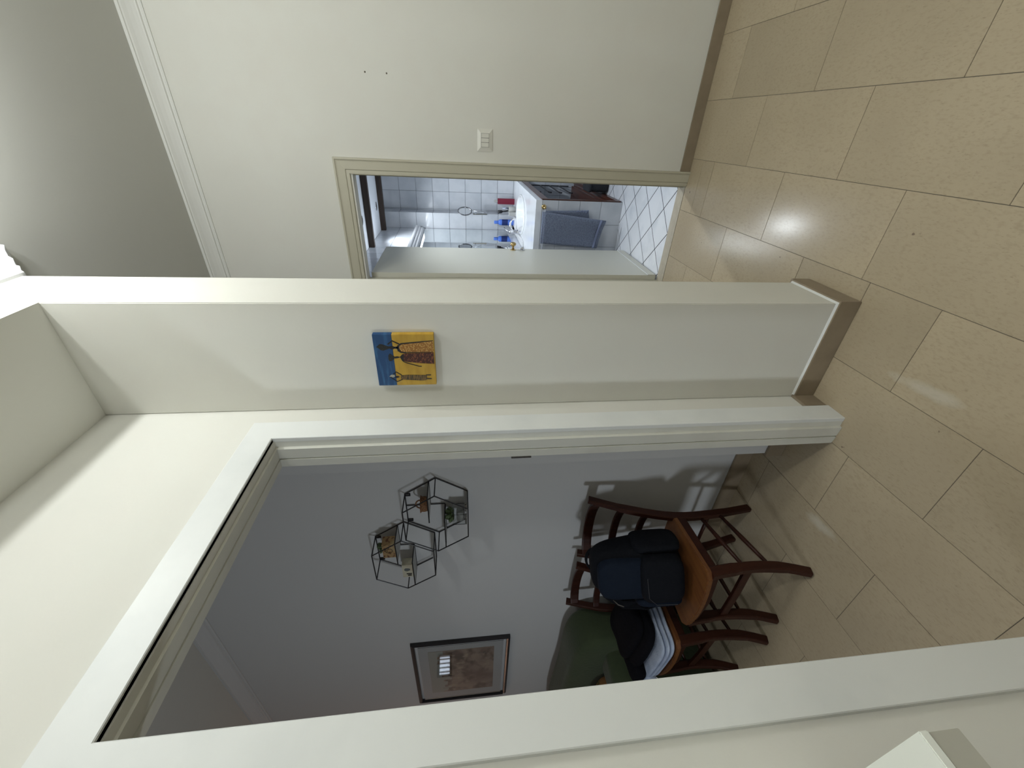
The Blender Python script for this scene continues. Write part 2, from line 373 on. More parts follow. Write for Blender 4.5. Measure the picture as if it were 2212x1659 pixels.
mk('strike_slot', MB().box(-1.046, -1.0395, 1.1325, 1.140, 1.250, 1.325), DARKGAP, d2)

# ------------------------------------------------------------------ BATHROOM shell
BH = 2.415
bfl = st(mk('floor_bathroom', MB().box(-1.2, 1.4, 2.945, 5.7, -0.06, -0.0007), BFGROUT), 'white bathroom floor tiles laid diagonally with dark joints')
bt = 0.206; g = 0.0032
tm = None
for i in range(-12, 26):
    for j in range(-6, 26):
        a0 = 1.655+bt*(i-6)+bt/2; b0 = 2.510+bt*(j-6)+bt/2
        cx = (a0-b0)/2**.5; cy = (a0+b0)/2**.5
        if not (-1.15 < cx < 1.0 and 2.9 < cy < 5.65): continue
        h = bt/2-g
        poly = [Vector(((a-b)/2**.5, (a+b)/2**.5)) for a, b in ((a0-h, b0-h), (a0+h, b0-h), (a0+h, b0+h), (a0-h, b0+h))]
        # clip to the room rectangle
        def clip(pl, n, d):
            out = []
            for q in range(len(pl)):
                A, B = pl[q], pl[(q+1) % len(pl)]; da, db = A.dot(n)-d, B.dot(n)-d
                if da >= 0: out.append(A)
                if (da >= 0) != (db >= 0): out.append(A + (B-A)*(da/(da-db)))
            return out
        for n, d in ((Vector((0, 1)), 2.947), (Vector((1, 0)), -1.109), (Vector((0, -1)), -5.6), (Vector((-1, 0)), -1.3)):
            poly = clip(poly, n, d)
            if len(poly) < 3: break
        if len(poly) < 3: continue
        full = len(poly) == 4 and abs((poly[0]-poly[2]).length - (2*h)*2**.5) < 1e-4 and abs((poly[1]-poly[3]).length-(2*h)*2**.5) < 1e-4
        if full and tm:
            o = link('floor_tile', tm)
        else:
            c = Vector((cx, cy)); n = len(poly)
            mb = MB(); mb.add([(*(q-c), 0) for q in poly]+[(*(q-c), -0.008) for q in poly], [tuple(range(n)), tuple(reversed(range(n, 2*n)))]+[(q, n+q, n+(q+1) % n, (q+1) % n) for q in range(n)])
            o = mk('floor_tile', mb, BFLOOR)
            if full: tm = o.data
        o.location = (cx, cy, 0); o.parent = bfl
def wall_tiles(parent, axis, plane, u0, u1, z0, z1, ou, sgn, oz=0.013, s=0.2):
    """tiles proud of plane by 5 mm; axis 'y' = wall facing -y/+y with u=x; 'x' likewise with u=y; sgn = facing"""
    cache = {}
    def cuts(lo, hi, o0):
        c = [lo]; k = math.floor((lo-o0)/s)+1
        while o0+k*s < hi-1e-4:
            if o0+k*s > lo+0.004: c.append(o0+k*s)
            k += 1
        return c+[hi]
    us, zs = cuts(u0, u1, ou), cuts(z0, z1, oz)
    for a, b in zip(us, us[1:]):
        for c, d in zip(zs, zs[1:]):
            if b-a < 0.01 or d-c < 0.01: continue
            key = (round(b-a, 3), round(d-c, 3)); hw, hh = (b-a)/2-0.0015, (d-c)/2-0.0015
            if key not in cache:
                mb = MB().box(-hw, hw, -0.004, 0.004, -hh, hh) if axis == 'y' else MB().box(-0.004, 0.004, -hw, hw, -hh, hh)
                o = mk('wall_tile', mb, BTILE, bevel=0.0012); cache[key] = o.data
            else: o = link('wall_tile', cache[key])
            o.location = ((a+b)/2, plane+sgn*0.001, (c+d)/2) if axis == 'y' else (plane+sgn*0.001, (a+b)/2, (c+d)/2)
            o.parent = parent
w1 = st(mk('wall_bathroom_back', MB().box(-1.2, 1.4, 5.604, 5.7, 0, BH), BGROUT), 'tiled bathroom end wall')
wall_tiles(w1, 'y', 5.604, -0.93, 0.7, 0.0, BH, -0.716, -1)
w2 = st(mk('wall_bathroom_chase', MB().box(-1.2, -0.934, 5.404, 5.604, 0, BH), BGROUT), 'tiled projecting corner beside the mirror')
wall_tiles(w2, 'y', 5.404, -1.11, -0.93, 0.0, BH, -0.93, -1)
wall_tiles(w2, 'x', -0.934, 5.40, 5.60, 0.0, BH, 5.40, 1)
w3 = st(mk('wall_bathroom_left', MB().box(-1.2, -1.114, 2.94, 5.604, 0, BH), BGROUT), 'tiled bathroom wall carrying the mirror')
wall_tiles(w3, 'x', -1.114, 2.945, 5.40, 0.0, BH, 5.40, 1)
st(mk('wall_bathroom_right', MB().box(1.3, 1.4, 2.94, 5.7, 0, BH), BTILE))
st(mk('wall_bathroom_front', MB().box(-1.2, -0.955, 2.941, 2.946, 0, BH).box(-0.28, 1.4, 2.941, 2.946, 0, BH), BTILE))
st(mk('ceiling_bathroom', MB().box(-1.2, 1.4, 2.941, 5.7, BH, BH+0.05), BCEIL))
for k, y in enumerate((4.41, 5.21)):
    o = mk('ceiling_beam', MB().box(-1.108, 1.29, y, y+0.05, 2.357, BH-0.001), DWOOD, bevel=0.002)
    tag(o, ('dark wooden ceiling beam nearer the bathroom door' if k == 0 else 'dark wooden ceiling beam at the far end of the bathroom'), 'beam', 'bathroom ceiling beams')
for k, (x, y) in enumerate(((-0.82, 4.25), (-0.82, 5.07))):
    t = thing('ceiling_spotlight', ('small round recessed ceiling spotlight in front of the nearer beam' if k == 0 else 'small round recessed ceiling spotlight between the two beams'), 'spotlight', (x, y, BH), group='recessed bathroom spotlights')
    mk('trim_ring', MB().lathe([(0.034, 0), (0.045, 0), (0.045, -0.004), (0.034, -0.006)], n=24, cap=False), CHROME, t, smooth=True)
    mk('lens', MB().lathe([(0.034, 0.0), (0.034, -0.003), (0.02, -0.0035)], n=24), DARKGAP, t)

# ================================================================== BATHROOM things
# door leaf
t = thing('bathroom_door', 'pale grey painted door swung open into the bathroom', 'door', (-0.93, 2.93, 0))
wc('door_leaf', MB().box(-0.952, -0.912, 2.948, 3.675, 0.012, 2.118), LEAF, t, bevel=0.002)
wc('kick_strip', MB().box(-0.911, -0.908, 2.950, 3.672, 0.014, 0.072), LEAF, t)
wc('kick_bead', MB().box(-0.911, -0.906, 2.950, 3.672, 0.073, 0.077), WHITE, t)
wc('escutcheon', MB().lathe([(0.024, 0), (0.024, 0.004), (0.018, 0.007)], (-0.9115, 3.632, 1.035), axis='x'), BRASS, t, smooth=True)
kn = wc('door_knob', MB().lathe([(0.009, 0), (0.008, 0.022), (0.012, 0.028), (0.024, 0.036), (0.026, 0.048), (0.018, 0.058), (0.006, 0.061)], (-0.906, 3.632, 1.035), axis='x'), BRASS, t, smooth=True)
wc('lock_rosette', MB().lathe([(0.022, 0), (0.022, 0.004), (0.016, 0.008)], (-0.9115, 3.632, 0.955), axis='x'), CHROME, t, smooth=True)
wc('lock_turn', MB().box(-0.904, -0.890, 3.628, 3.636, 0.942, 0.968), CHROME, t, bevel=0.002)

# vanity
VY0, VY1, VX0, VX1, VZ = 3.93, 5.396, -1.106, -0.543, 0.806
t = thing('vanity_unit', 'white tiled vanity counter with oval basin and open mahogany front', 'vanity', (-0.8, 4.6, 0))
body = MB().box(VX0, -0.551, VY0+0.008, VY0+0.06, 0, 0.746)          # tiled end panel core
wc('end_panel', body, BGROUT, t)
# end panel tiles as parts
xs = [VX0, -0.943, -0.743, VX1]; zs = [0.0, 0.2, 0.4, 0.6, 0.748]
for a, b in zip(xs, xs[1:]):
    for c, d in zip(zs, zs[1:]):
        wc('panel_tile', MB().box(a+0.001, b-0.001, VY0, VY0+0.0085, c+0.001, d-0.001), BTILE, t, bevel=0.001)
# counter slab with oval hole
BC = (-0.83, 4.86); BA, BB = 0.185, 0.30
def ell(sx, sy, z, n=48): return [(BC[0]+sx*math.cos(2*PI*k/n), BC[1]+sy*math.sin(2*PI*k/n), z) for k in range(n)]
def rectpt(a):
    c, s_ = math.cos(a), math.sin(a); out = []
    tx = ((VX1 if c > 0 else VX0)-BC[0])/c if abs(c) > 1e-6 else 1e9
    ty = ((VY1 if s_ > 0 else VY0)-BC[1])/s_ if abs(s_) > 1e-6 else 1e9
    tt = min(tx, ty); return (BC[0]+tt*c, BC[1]+tt*s_)
angs = sorted([2*PI*k/48 for k in range(48)] + [math.atan2(y-BC[1], x-BC[0]) % (2*PI) for x in (VX0, VX1) for y in (VY0, VY1)])
n = len(angs)
ring = lambda z: [(BC[0]+BA*math.cos(a), BC[1]+BB*math.sin(a), z) for a in angs]
rect = lambda z: [(*rectpt(a), z) for a in angs]
mb = MB(); mb.add(rect(VZ)+ring(VZ)+rect(0.75)+ring(0.75),
    [(k, (k+1) % n, n+(k+1) % n, n+k) for k in range(n)] + [(2*n+k, 3*n+k, 3*n+(k+1) % n, 2*n+(k+1) % n) for k in range(n)] +
    [(k, 2*n+k, 2*n+(k+1) % n, (k+1) % n) for k in range(n)] + [(n+k, n+(k+1) % n, 3*n+(k+1) % n, 3*n+k) for k in range(n)])
CTOP = mat('white_counter_marble', (0.82, 0.84, 0.87), 0.12, noise=[((6, 6, 6), 6, (0.72, 0.74, 0.78), 0.5, 0.75)])
wc('countertop', mb, CTOP, t)
wc('countertop_rear', MB().box(-0.926, VX1, VY1+0.0005, 5.597, 0.75, VZ), CTOP, t)
# basin: rim + bowl
prof = [(1.10, 0.000), (1.10, 0.010), (1.04, 0.018), (0.97, 0.014), (0.92, -0.004), (0.82, -0.05), (0.62, -0.10), (0.30, -0.125), (0.06, -0.13)]
vs = []; fs = []; N = 48
for s_, z in prof:
    vs += [(BC[0]+BA*s_*math.cos(2*PI*k/N), BC[1]+BB*s_*math.sin(2*PI*k/N), VZ+z) for k in range(N)]
for i in range(len(prof)-1):
    fs += [(i*N+k, i*N+(k+1) % N, (i+1)*N+(k+1) % N, (i+1)*N+k) for k in range(N)]
fs.append(tuple(range((len(prof)-1)*N, len(prof)*N)))
wc('basin', MB().add(vs, fs), PORC, t, smooth=True)
wc('drain', MB().lathe([(0.022, 0), (0.022, 0.004), (0.01, 0.005)], (BC[0], BC[1], VZ-0.129)), CHROME, t)
wc('back_ledge', MB().box(-1.106, -1.045, VY0+0.6, VY1, VZ, 0.828).box(-1.106, -0.936, 5.20, VY1, VZ, 0.828), PORC, t, bevel=0.004)
# mahogany frame on the +x face
fr = MB().box(-0.575, -0.535, VY0+0.012, VY0+0.045, 0.015, 0.748).box(-0.575, -0.535, VY0+0.045, 5.59, 0.690, 0.748).box(-0.575, -0.535, VY0+0.045, 5.59, 0.015, 0.055)
wc('front_frame', fr, VWOOD, t, bevel=0.003)
wc('frame_bead', MB().box(-0.585, -0.555, VY0+0.046, VY0+0.054, 0.076, 0.705).box(-0.585, -0.555, VY0+0.055, 5.59, 0.676, 0.689), VWOOD, t, bevel=0.002)
wc('bottom_shelf', MB().box(-1.10, -0.576, VY0+0.061, 5.39, 0.10, 0.125), VWOOD, t)
wc('plinth', MB().box(-1.10, -0.56, VY0+0.061, 5.39, 0.0, 0.099), VWOOD, t)
t2 = thing('wire_rack', 'black metal wire rack inside the open vanity', 'rack', (-0.75, 4.85, 0.125))
for z in (0.25, 0.37, 0.49, 0.61):
    wc('rung', MB().tube([(-0.60, 4.92, z-0.02), (-0.60, 4.96, z), (-0.60, 5.55, z)], 0.008), WIRE, t2)
wc('upright', MB().tube([(-0.60, 5.55, 0.126), (-0.60, 5.55, 0.66)], 0.007), WIRE, t2)

# towel rail and towel
t = thing('towel_rail', 'chrome towel rail with brass ring end on the vanity end panel', 'towel rail', (-0.77, 3.9, 0.73))
wc('rail_bar', MB().tube([(-0.595, 3.868, 0.733), (-1.02, 3.868, 0.733)], 0.006), CHROME, t, smooth=True)
for x in (-0.600, -1.010):
    wc('bracket', MB().tube([(x, 3.9299, 0.733), (x, 3.862, 0.733)], [0.008, 0.010]).lathe([(0.022, 0), (0.022, -0.005), (0.012, -0.008)], (x, 3.9299, 0.733), axis='y'), BRASS, t, smooth=True)
def sheet(name, tl, tr, br, bl, y, wav, thick, m, parent=None, ny=26, nx=16, ph=0.0, sag=0.0):
    vs = []
    for side in (0, 1):
        for i in range(ny+1):
            v = i/ny
            for j in range(nx+1):
                u = j/nx
                x = (tl[0]*(1-u)+tr[0]*u)*(1-v) + (bl[0]*(1-u)+br[0]*u)*v
                z = (tl[1]*(1-u)+tr[1]*u)*(1-v) + (bl[1]*(1-u)+br[1]*u)*v
                yy = y - wav*v*math.sin(u*7+ph+1.5*v) - wav*0.4*math.sin(u*15+ph*2)*v - sag*v
                vs.append((x, yy + (thick if side else 0), z))
    fs = []; K = (nx+1)*(ny+1)
    for i in range(ny):
        for j in range(nx):
            a = i*(nx+1)+j; fs.append((a, a+1, a+nx+2, a+nx+1)); fs.append((K+a, K+a+nx+1, K+a+nx+2, K+a+1))
    for i in range(ny):
        a = i*(nx+1); fs.append((a, a+nx+1, K+a+nx+1, K+a)); a += nx; fs.append((a, K+a, K+a+nx+1, a+nx+1))
    for j in range(nx):
        fs.append((j, K+j, K+j+1, j+1)); a = ny*(nx+1)+j; fs.append((a, a+1, K+a+1, K+a))
    return MB().add(vs, fs)
t = thing('hand_towel', 'blue-grey terry towel hanging over the rail below the counter', 'towel', (-0.77, 3.87, 0.73))
wc('front_layer', sheet('', (-0.632, 0.742), (-0.905, 0.742), (-0.935, 0.215), (-0.690, 0.160), 3.850, 0.008, 0.010, TOWEL), TOWEL, t, smooth=True)
wc('woven_band', sheet('', (-0.6835, 0.215), (-0.933, 0.262), (-0.9335, 0.245), (-0.6855, 0.198), 3.838, 0.006, 0.006, TOWELB, ny=4), TOWELB, t, smooth=True)
wc('fold', MB().tube([(-0.632, 3.868, 0.742), (-0.905, 3.868, 0.742)], 0.014, n=12), TOWEL, t, smooth=True)
wc('back_layer', sheet('', (-0.626, 0.742), (-0.905, 0.742), (-0.945, 0.215), (-0.612, 0.330), 3.882, 0.008, 0.009, TOWEL, ph=1.1), TOWEL, t, smooth=True)
fr = MB()
for k in range(9):
    fr.sell((-0.615-0.012*math.sin(k*1.7)**2, 3.880, 0.335+0.013*k), (0.008, 0.006, 0.009), 1, 1, 8)
wc('fringe', fr, TOWELB, t, smooth=True)

# mirror and pelmet
t = thing('wall_mirror', 'large frameless wall mirror above the basin', 'mirror', (-1.11, 4.6, 0.92))
wc('mirror_panel', MB().box(-1.1085, -1.1035, 3.75, 5.335, 0.915, 1.915), MIRROR, t)
wc('mirror_edge', MB().box(-1.1085, -1.1030, 5.3355, 5.339, 0.915, 1.915), GLASS, t)
t = thing('mirror_pelmet', 'white moulded light pelmet above the mirror', 'pelmet', (-1.08, 4.6, 1.92))
PELM = [(0.0, -0.05), (0.010, -0.05), (0.010, -0.036), (0.020, -0.030), (0.020, -0.008), (0.030, -0.002), (0.030, 0.020), (0.042, 0.028), (0.042, 0.048), (0.036, 0.05), (0.034, 0.05), (0.0, 0.05)]
wc('pelmet_moulding', MB().sweep([(-1.105, 3.75, 1.97), (-1.105, 5.335, 1.97)], PELM, (0, 0, 1), 1), PORC, t)

# faucet
t = thing('basin_tap', 'chrome mixer tap with curved spout behind the basin', 'tap', (-1.0, 4.86, VZ))
wc('tap_body', MB().lathe([(0.028, 0.022), (0.026, 0.03), (0.021, 0.04), (0.021, 0.11), (0.024, 0.118), (0.012, 0.13)], (-1.012, 4.84, VZ)), CHROME, t, smooth=True)
wc('spout', MB().tube([(-1.005, 4.84, VZ+0.085), (-0.97, 4.845, VZ+0.115), (-0.92, 4.85, VZ+0.118), (-0.885, 4.855, VZ+0.10), (-0.88, 4.855, VZ+0.075)], 0.010, n=12), CHROME, t, smooth=True)
wc('lever', MB().tube([(-1.012, 4.84, VZ+0.13), (-1.00, 4.90, VZ+0.165), (-0.99, 4.96, VZ+0.175)], [0.008, 0.007, 0.006], n=10), CHROME, t, smooth=True)

# bottles
t = thing('blue_bottle', 'blue plastic bottle with navy label standing on the ledge by the mirror', 'bottle', (-1.005, 5.325, 0.828))
bx = 1.0
vs = MB().lathe([(0.030, 0), (0.033, 0.004), (0.033, 0.160), (0.031, 0.172), (0.022, 0.186), (0.019, 0.19)], n=24); vs.v = [(x*1.05, y*0.75, z) for x, y, z in vs.v]
mk('bottle_body', vs, BLUEP, t, smooth=True)
vs = MB().lathe([(0.0335, 0.072), (0.0338, 0.074), (0.0338, 0.143), (0.0335, 0.145)], n=24, cap=False); vs.v = [(x*1.05, y*0.76, z) for x, y, z in vs.v]
mk('bottle_label', vs, NAVY, t, smooth=True)
mk('bottle_cap', MB().lathe([(0.0185, 0.191), (0.0195, 0.193), (0.019, 0.236), (0.016, 0.240)], n=20), BLUEP, t, smooth=True)

# toiletries on the counter, far corner
def blk(name, label, cat, loc, parts, grp='toiletries in the far corner of the counter'):
    t = thing(name, label, cat, loc, group=grp)
    for nm, mb, m in parts: mk(nm, mb, m, t, bevel=0.002)
    return t
REDP = mat('crimson_plastic', (0.20, 0.012, 0.035), 0.35); BOXP = mat('grey_cream_carton', (0.42, 0.42, 0.40), 0.6); BLKP = mat('black_plastic', (0.01, 0.01, 0.012), 0.3)
blk('shower_bottle', 'dark red bottle with pale cap against the tiled end wall', 'bottle', (-0.79, 5.50, 0.0+VZ), [
    ('bottle_body', MB().box(-0.032, 0.032, -0.018, 0.018, 0, 0.21), REDP), ('bottle_cap', MB().lathe([(0.014, 0.21), (0.014, 0.25), (0.011, 0.252)]), BOXP)])
o = bpy.data.objects.get('shower_bottle')
t = thing('hair_brush', 'black round brush leaning in the toiletries corner', 'brush', (-0.875, 5.36, VZ), group='toiletries in the far corner of the counter')
mk('handle', MB().tube([(0, 0, 0.09), (-0.012, 0, 0.17)], [0.007, 0.009]), BLKP, t, smooth=True)
mk('bristle_head', MB().tube([(-0.012, 0, 0.165), (-0.018, 0, 0.215)], [0.018, 0.020], n=12), BLKP, t, smooth=True)
t = thing('soap_tube', 'white and blue squeezed tube standing among the toiletries', 'tube', (-0.845, 5.335, VZ), group='toiletries in the far corner of the counter')
mk('tube_body', MB().tube([(0, 0, 0.085), (0.004, 0, 0.13), (0.0, 0, 0.165)], 0.01, rx=[(0.012, 0.012), (0.018, 0.010), (0.020, 0.003)]), mat('white_blue_tube', (0.5, 0.55, 0.68), 0.4, noise=[((60,)*3, 1, (0.1, 0.12, 0.3), 0.55, 0.6)]), t, smooth=True)
mk('tube_cap', MB().lathe([(0.012, 0.06), (0.012, 0.087), (0.01, 0.088)]), PORC, t)
t = thing('toiletry_cup', 'pale ribbed cup holding the brush and tube', 'cup', (-0.86, 5.35, VZ), group='toiletries in the far corner of the counter')
mk('cup_wall', MB().lathe([(0.030, 0.0), (0.036, 0.002), (0.038, 0.088), (0.034, 0.088), (0.032, 0.006), (0.01, 0.006)], n=24), BOXP, t, smooth=True)
t = thing('soap_carton', 'small grey-cream carton beside the projecting tiled corner', 'box', (-0.90, 5.30, VZ+0.0), group='toiletries in the far corner of the counter')
mk('carton_body', MB().box(-0.022, 0.022, -0.016, 0.016, 0, 0.085), BOXP, t, bevel=0.002)
mk('carton_flap', MB().box(-0.021, 0.021, -0.015, 0.015, 0.085, 0.088), PORC, t)

# magnifying mirror
t = thing('shaving_mirror', 'round chrome magnifying mirror on a bracket at the tiled corner', 'mirror', (-0.90, 5.39, 1.3))
cx, cz, yy = -0.893, 1.425, 5.355
rg = [(cx+0.040*math.cos(a), yy+0.03*math.cos(a), cz+0.082*math.sin(a)) for a in [2*PI*k/28 for k in range(29)]]
wc('mirror_ring', MB().tube(rg, 0.007, n=8), mat('dark_chrome', (0.25, 0.25, 0.26), 0.2, metal=1), t, smooth=True)
wc('mirror_disc', MB().add([(cx, yy+0.002, cz)]+[(cx+0.038*math.cos(a), yy+0.028*math.cos(a)+0.002, cz+0.080*math.sin(a)) for a in [2*PI*k/28 for k in range(28)]], [(0, k+1, (k+1) % 28+1) for k in range(28)]), GLASS, t)
wc('arm', MB().tube([(cx, yy, cz-0.085), (cx-0.01, yy+0.005, cz-0.12), (-0.925, 5.385, cz-0.13)], 0.006).tube([(cx+0.008, yy, cz-0.11), (-0.915, 5.375, cz-0.26)], 0.004), CHROME, t, smooth=True)
wc('wall_plate', MB().box(-0.926, -0.921, 5.402, 5.425, cz-0.27, cz-0.10).box(-0.935, -0.921, 5.385, 5.399, cz-0.27, cz-0.10), CHROME, t)

# charcoal basket
t = thing('laundry_basket', 'charcoal shaggy woven basket on the bathroom floor past the vanity', 'basket', (-0.42, 4.50, 0))
mk('basket_body', MB().sell((0, 0, 0.10), (0.10, 0.13, 0.10), 0.25, 0.3, 32), CHAR, t, smooth=True)
mk('rim', MB().sell((0, 0, 0.188), (0.106, 0.136, 0.02), 0.5, 0.3, 32), CHAR, t, smooth=True)

# ================================================================== HALL things
# light switch
t = thing('light_switch', 'cream rectangular three-key light switch on the hall wall', 'switch', (-0.0755, 2.85, 1.334))
pl = MB(); w_, h_ = 0.0585, 0.0455
pl.add([(-w_, 0, -h_), (w_, 0, -h_), (w_, 0, h_), (-w_, 0, h_), (-w_, -0.003, -h_), (w_, -0.003, -h_), (w_, -0.003, h_), (-w_, -0.003, h_),
        (-0.036, -0.010, -0.025), (0.036, -0.010, -0.025), (0.036, -0.010, 0.025), (-0.036, -0.010, 0.025)],
       [(3, 2, 1, 0), (0, 1, 5, 4), (1, 2, 6, 5), (2, 3, 7, 6), (3, 0, 4, 7), (4, 5, 9, 8), (5, 6, 10, 9), (6, 7, 11, 10), (7, 4, 8, 11), (8, 9, 10, 11)])
mk('switch_plate', pl, WPLAS, t)
mk('recess', MB().box(-0.0355, 0.0355, -0.0104, -0.0100, -0.0235, 0.0235), DARKGAP, t)
for k in (-1, 0, 1): mk('switch_key', MB().box(k*0.0237-0.0109, k*0.0237+0.0109, -0.0125, -0.0103, -0.0222, 0.0222), WPLAS, t, bevel=0.0006)

# painting
t = thing('canvas_painting', 'square canvas of robed figures carrying vessels under blue sky', 'painting', (-0.7155, 1.32, 1.697))
ox, oz = -0.73+0.7155, 1.70-1.697
YB = mat('ochre_paint', (0.52, 0.32, 0.035), 0.6, noise=[((12, 12, 40), 4, (0.40, 0.23, 0.02), 0.4, 0.7), ((30, 9, 9), 3, (0.55, 0.40, 0.12), 0.6, 0.75)])
BB_ = mat('blue_paint', (0.010, 0.055, 0.16), 0.6, noise=[((14, 10, 90), 4, (0.035, 0.13, 0.28), 0.5, 0.75)])
DK = mat('black_brown_paint', (0.008, 0.006, 0.006), 0.5)
GP = mat('charcoal_vessel_paint', (0.012, 0.012, 0.010), 0.6, noise=[((300,)*3, 1, (0.035, 0.035, 0.025), 0.55, 0.65)])
mk('canvas', MB().box(-0.1015, 0.1015, -0.022, -0.001, -0.1025, 0.039), YB, t, bevel=0.0012)
mk('sky_band', MB().box(-0.1015, 0.1015, -0.022, -0.001, 0.039, 0.1025), BB_, t, bevel=0.0012)
D = {
 'vessel': ([(0.0703, 0.0905), (0.0739, 0.0858), (0.0801, 0.0795), (0.0809, 0.0716), (0.0763, 0.0611), (0.0726, 0.052), (0.0716, 0.0458), (0.0643, 0.0466), (0.0607, 0.0565), (0.0557, 0.0683), (0.0573, 0.076), (0.0647, 0.083)], GP),
 'head': ([(0.0716, 0.0458), (0.0733, 0.0393), (0.0714, 0.0315), (0.0668, 0.028), (0.0613, 0.0326), (0.0605, 0.0407), (0.0643, 0.0466)], DK),
 'neck': ([(0.0705, 0.031), (0.0715, 0.018), (0.062, 0.018), (0.0635, 0.031)], DK),
 'body': ([(0.0658, 0.0241), (0.0749, 0.02), (0.0785, 0.0133), (0.0839, 0.008), (0.0905, -0.065), (0.0936, -0.102), (0.0475, -0.102), (0.0459, -0.0158), (0.049, 0.0082), (0.0547, 0.0189)], DK),
 'basket': ([(0.044, 0.0488), (0.0402, 0.0428), (0.0325, 0.034), (0.0287, 0.0312), (0.0213, 0.0368), (0.0157, 0.0439), (0.0139, 0.0521), (0.022, 0.0548), (0.037, 0.0535)], GP),
 'head_2': ([(0.0316, 0.0328), (0.0333, 0.0242), (0.0295, 0.0131), (0.0258, 0.0234), (0.0249, 0.0324)], DK),
 'body_2': ([(0.0303, 0.0152), (0.0396, 0.0074), (0.0434, -0.003), (0.012, -0.003), (0.015, 0.0053), (0.0189, 0.0104)], DK),
 'vessel_3': ([(-0.0482, 0.059), (-0.0414, 0.0516), (-0.0416, 0.0417), (-0.0486, 0.0391), (-0.0525, 0.0462), (-0.0512, 0.056)], mat('pale_vessel_paint', (0.35, 0.35, 0.30), 0.6)),
 'head_3': ([(-0.0476, 0.04), (-0.0468, 0.0303), (-0.051, 0.0224), (-0.0548, 0.0313), (-0.0546, 0.0396)], DK),
}
for k, (pg, m) in D.items():
    mk(k.split('_')[0], MB().prism([(x+ox, z+oz) for x, z in pg], -0.0228, -0.0219), m, t)
def patt(name, c, cd_, sx, sz):
    m = mat(name, c, 0.6); nt = m.node_tree; b = nt.nodes['Principled BSDF']
    tc = nt.nodes.new('ShaderNodeTexCoord'); mp = nt.nodes.new('ShaderNodeMapping'); mp.inputs['Scale'].default_value = (sx, 1, sz); mp.inputs['Rotation'].default_value = (PI/2, 0, 0)
    nt.links.new(tc.outputs['Object'], mp.inputs[0])
    vo = nt.nodes.new('ShaderNodeTexVoronoi'); vo.inputs['Scale'].default_value = 1; vo.distance = 'CHEBYCHEV'
    nt.links.new(mp.outputs[0], vo.inputs['Vector'])
    mr = nt.nodes.new('ShaderNodeMapRange'); mr.inputs['From Min'].default_value = 0.22; mr.inputs['From Max'].default_value = 0.34
    nt.links.new(vo.outputs['Distance'], mr.inputs['Value'])
    mx = nt.nodes.new('ShaderNodeMix'); mx.data_type = 'RGBA'; mx.inputs[6].default_value = (*c, 1); mx.inputs[7].default_value = (*cd_, 1)
    nt.links.new(mr.outputs[0], mx.inputs['Factor']); nt.links.new(mx.outputs[2], b.inputs['Base Color'])
    return m
mk('dress', MB().prism([(x+ox, z+oz) for x, z in [(0.0735, 0.0128), (0.0795, 0.0048), (0.086, -0.06), (0.0915, -0.102), (0.0490, -0.102), (0.0497, -0.0095), (0.0519, 0.0086), (0.0657, 0.0138)]], -0.0232, -0.0222), patt('ochre_pattern', (0.62, 0.42, 0.13), (0.30, 0.13, 0.02), 190, 230), t)
mk('dress', MB().prism([(x+ox, z+oz) for x, z in [(0.0414, 0.0014), (0.0441, -0.0059), (0.0465, -0.102), (0.0016, -0.102), (0.0043, -0.0617), (0.011, -0.0062), (0.015, 0.0023)]], -0.0234, -0.0224), patt('russet_pattern', (0.24, 0.075, 0.025), (0.05, 0.010, 0.004), 90, 260), t)
mk('dress', MB().prism([(x+ox, z+oz) for x, z in [(-0.0451, 0.0188), (-0.0426, -0.0014), (-0.0451, -0.0718), (-0.0573, -0.0735), (-0.0663, -0.0704), (-0.068, -0.0567), (-0.0623, 0.0104), (-0.0571, 0.02)]], -0.0232, -0.0222), mat('olive_dress_paint', (0.17, 0.10, 0.025), 0.6, noise=[((50, 50, 300), 2, (0.03, 0.025, 0.01), 0.45, 0.6)]), t)
def stroke(pts, w):
    mb = MB(); pts = [(x+ox, z+oz) for x, z in pts]
    mb.tube([(x, -0.0229, z) for x, z in pts], 0.001, rx=(w, 0.0005), up=(0, 1, 0)); return mb
for pts, w in (([(0.0798, 0.0512), (0.0932, 0.0356), (0.0849, 0.0206), (0.0790, 0.01)], 0.0022), ([(0.0566, 0.0203), (0.0491, 0.010), (0.0465, -0.0077)], 0.0022),
               ([(0.0189, 0.0094), (0.0112, 0.0036), (0.0052, -0.009), (-0.0009, -0.0282), (-0.0081, -0.0492), (-0.0083, -0.0575)], 0.0014),
               ([(-0.0406, 0.0453), (-0.0299, 0.0339), (-0.0422, 0.0169), (-0.046, 0.017)], 0.0016), ([(-0.0500, 0.0558), (-0.0709, 0.0339), (-0.0631, 0.0189), (-0.060, 0.013)], 0.0016)):
    mk('arm', stroke(pts, w), DK, t)
for pts in ([(-0.0450, -0.070), (-0.0445, -0.088)], [(-0.0603, -0.070), (-0.0603, -0.0895)]): mk('leg', stroke(pts, 0.0018), DK, t)

# white box in the near left corner
t = thing('wall_box', 'white box with grey underside on the left wall beside the opening', 'box', (-0.80, -0.05, 0.85))
wc('lid', MB().box(-0.917, -0.664, -0.45, 0.152, 0.886, 0.900), WHITEB, t, bevel=0.0015)
wc('box_body', MB().box(-0.917, -0.666, -0.448, 0.150, 0.838, 0.886), mat('grey_box_side', (0.45, 0.44, 0.38), 0.5), t, bevel=0.001)

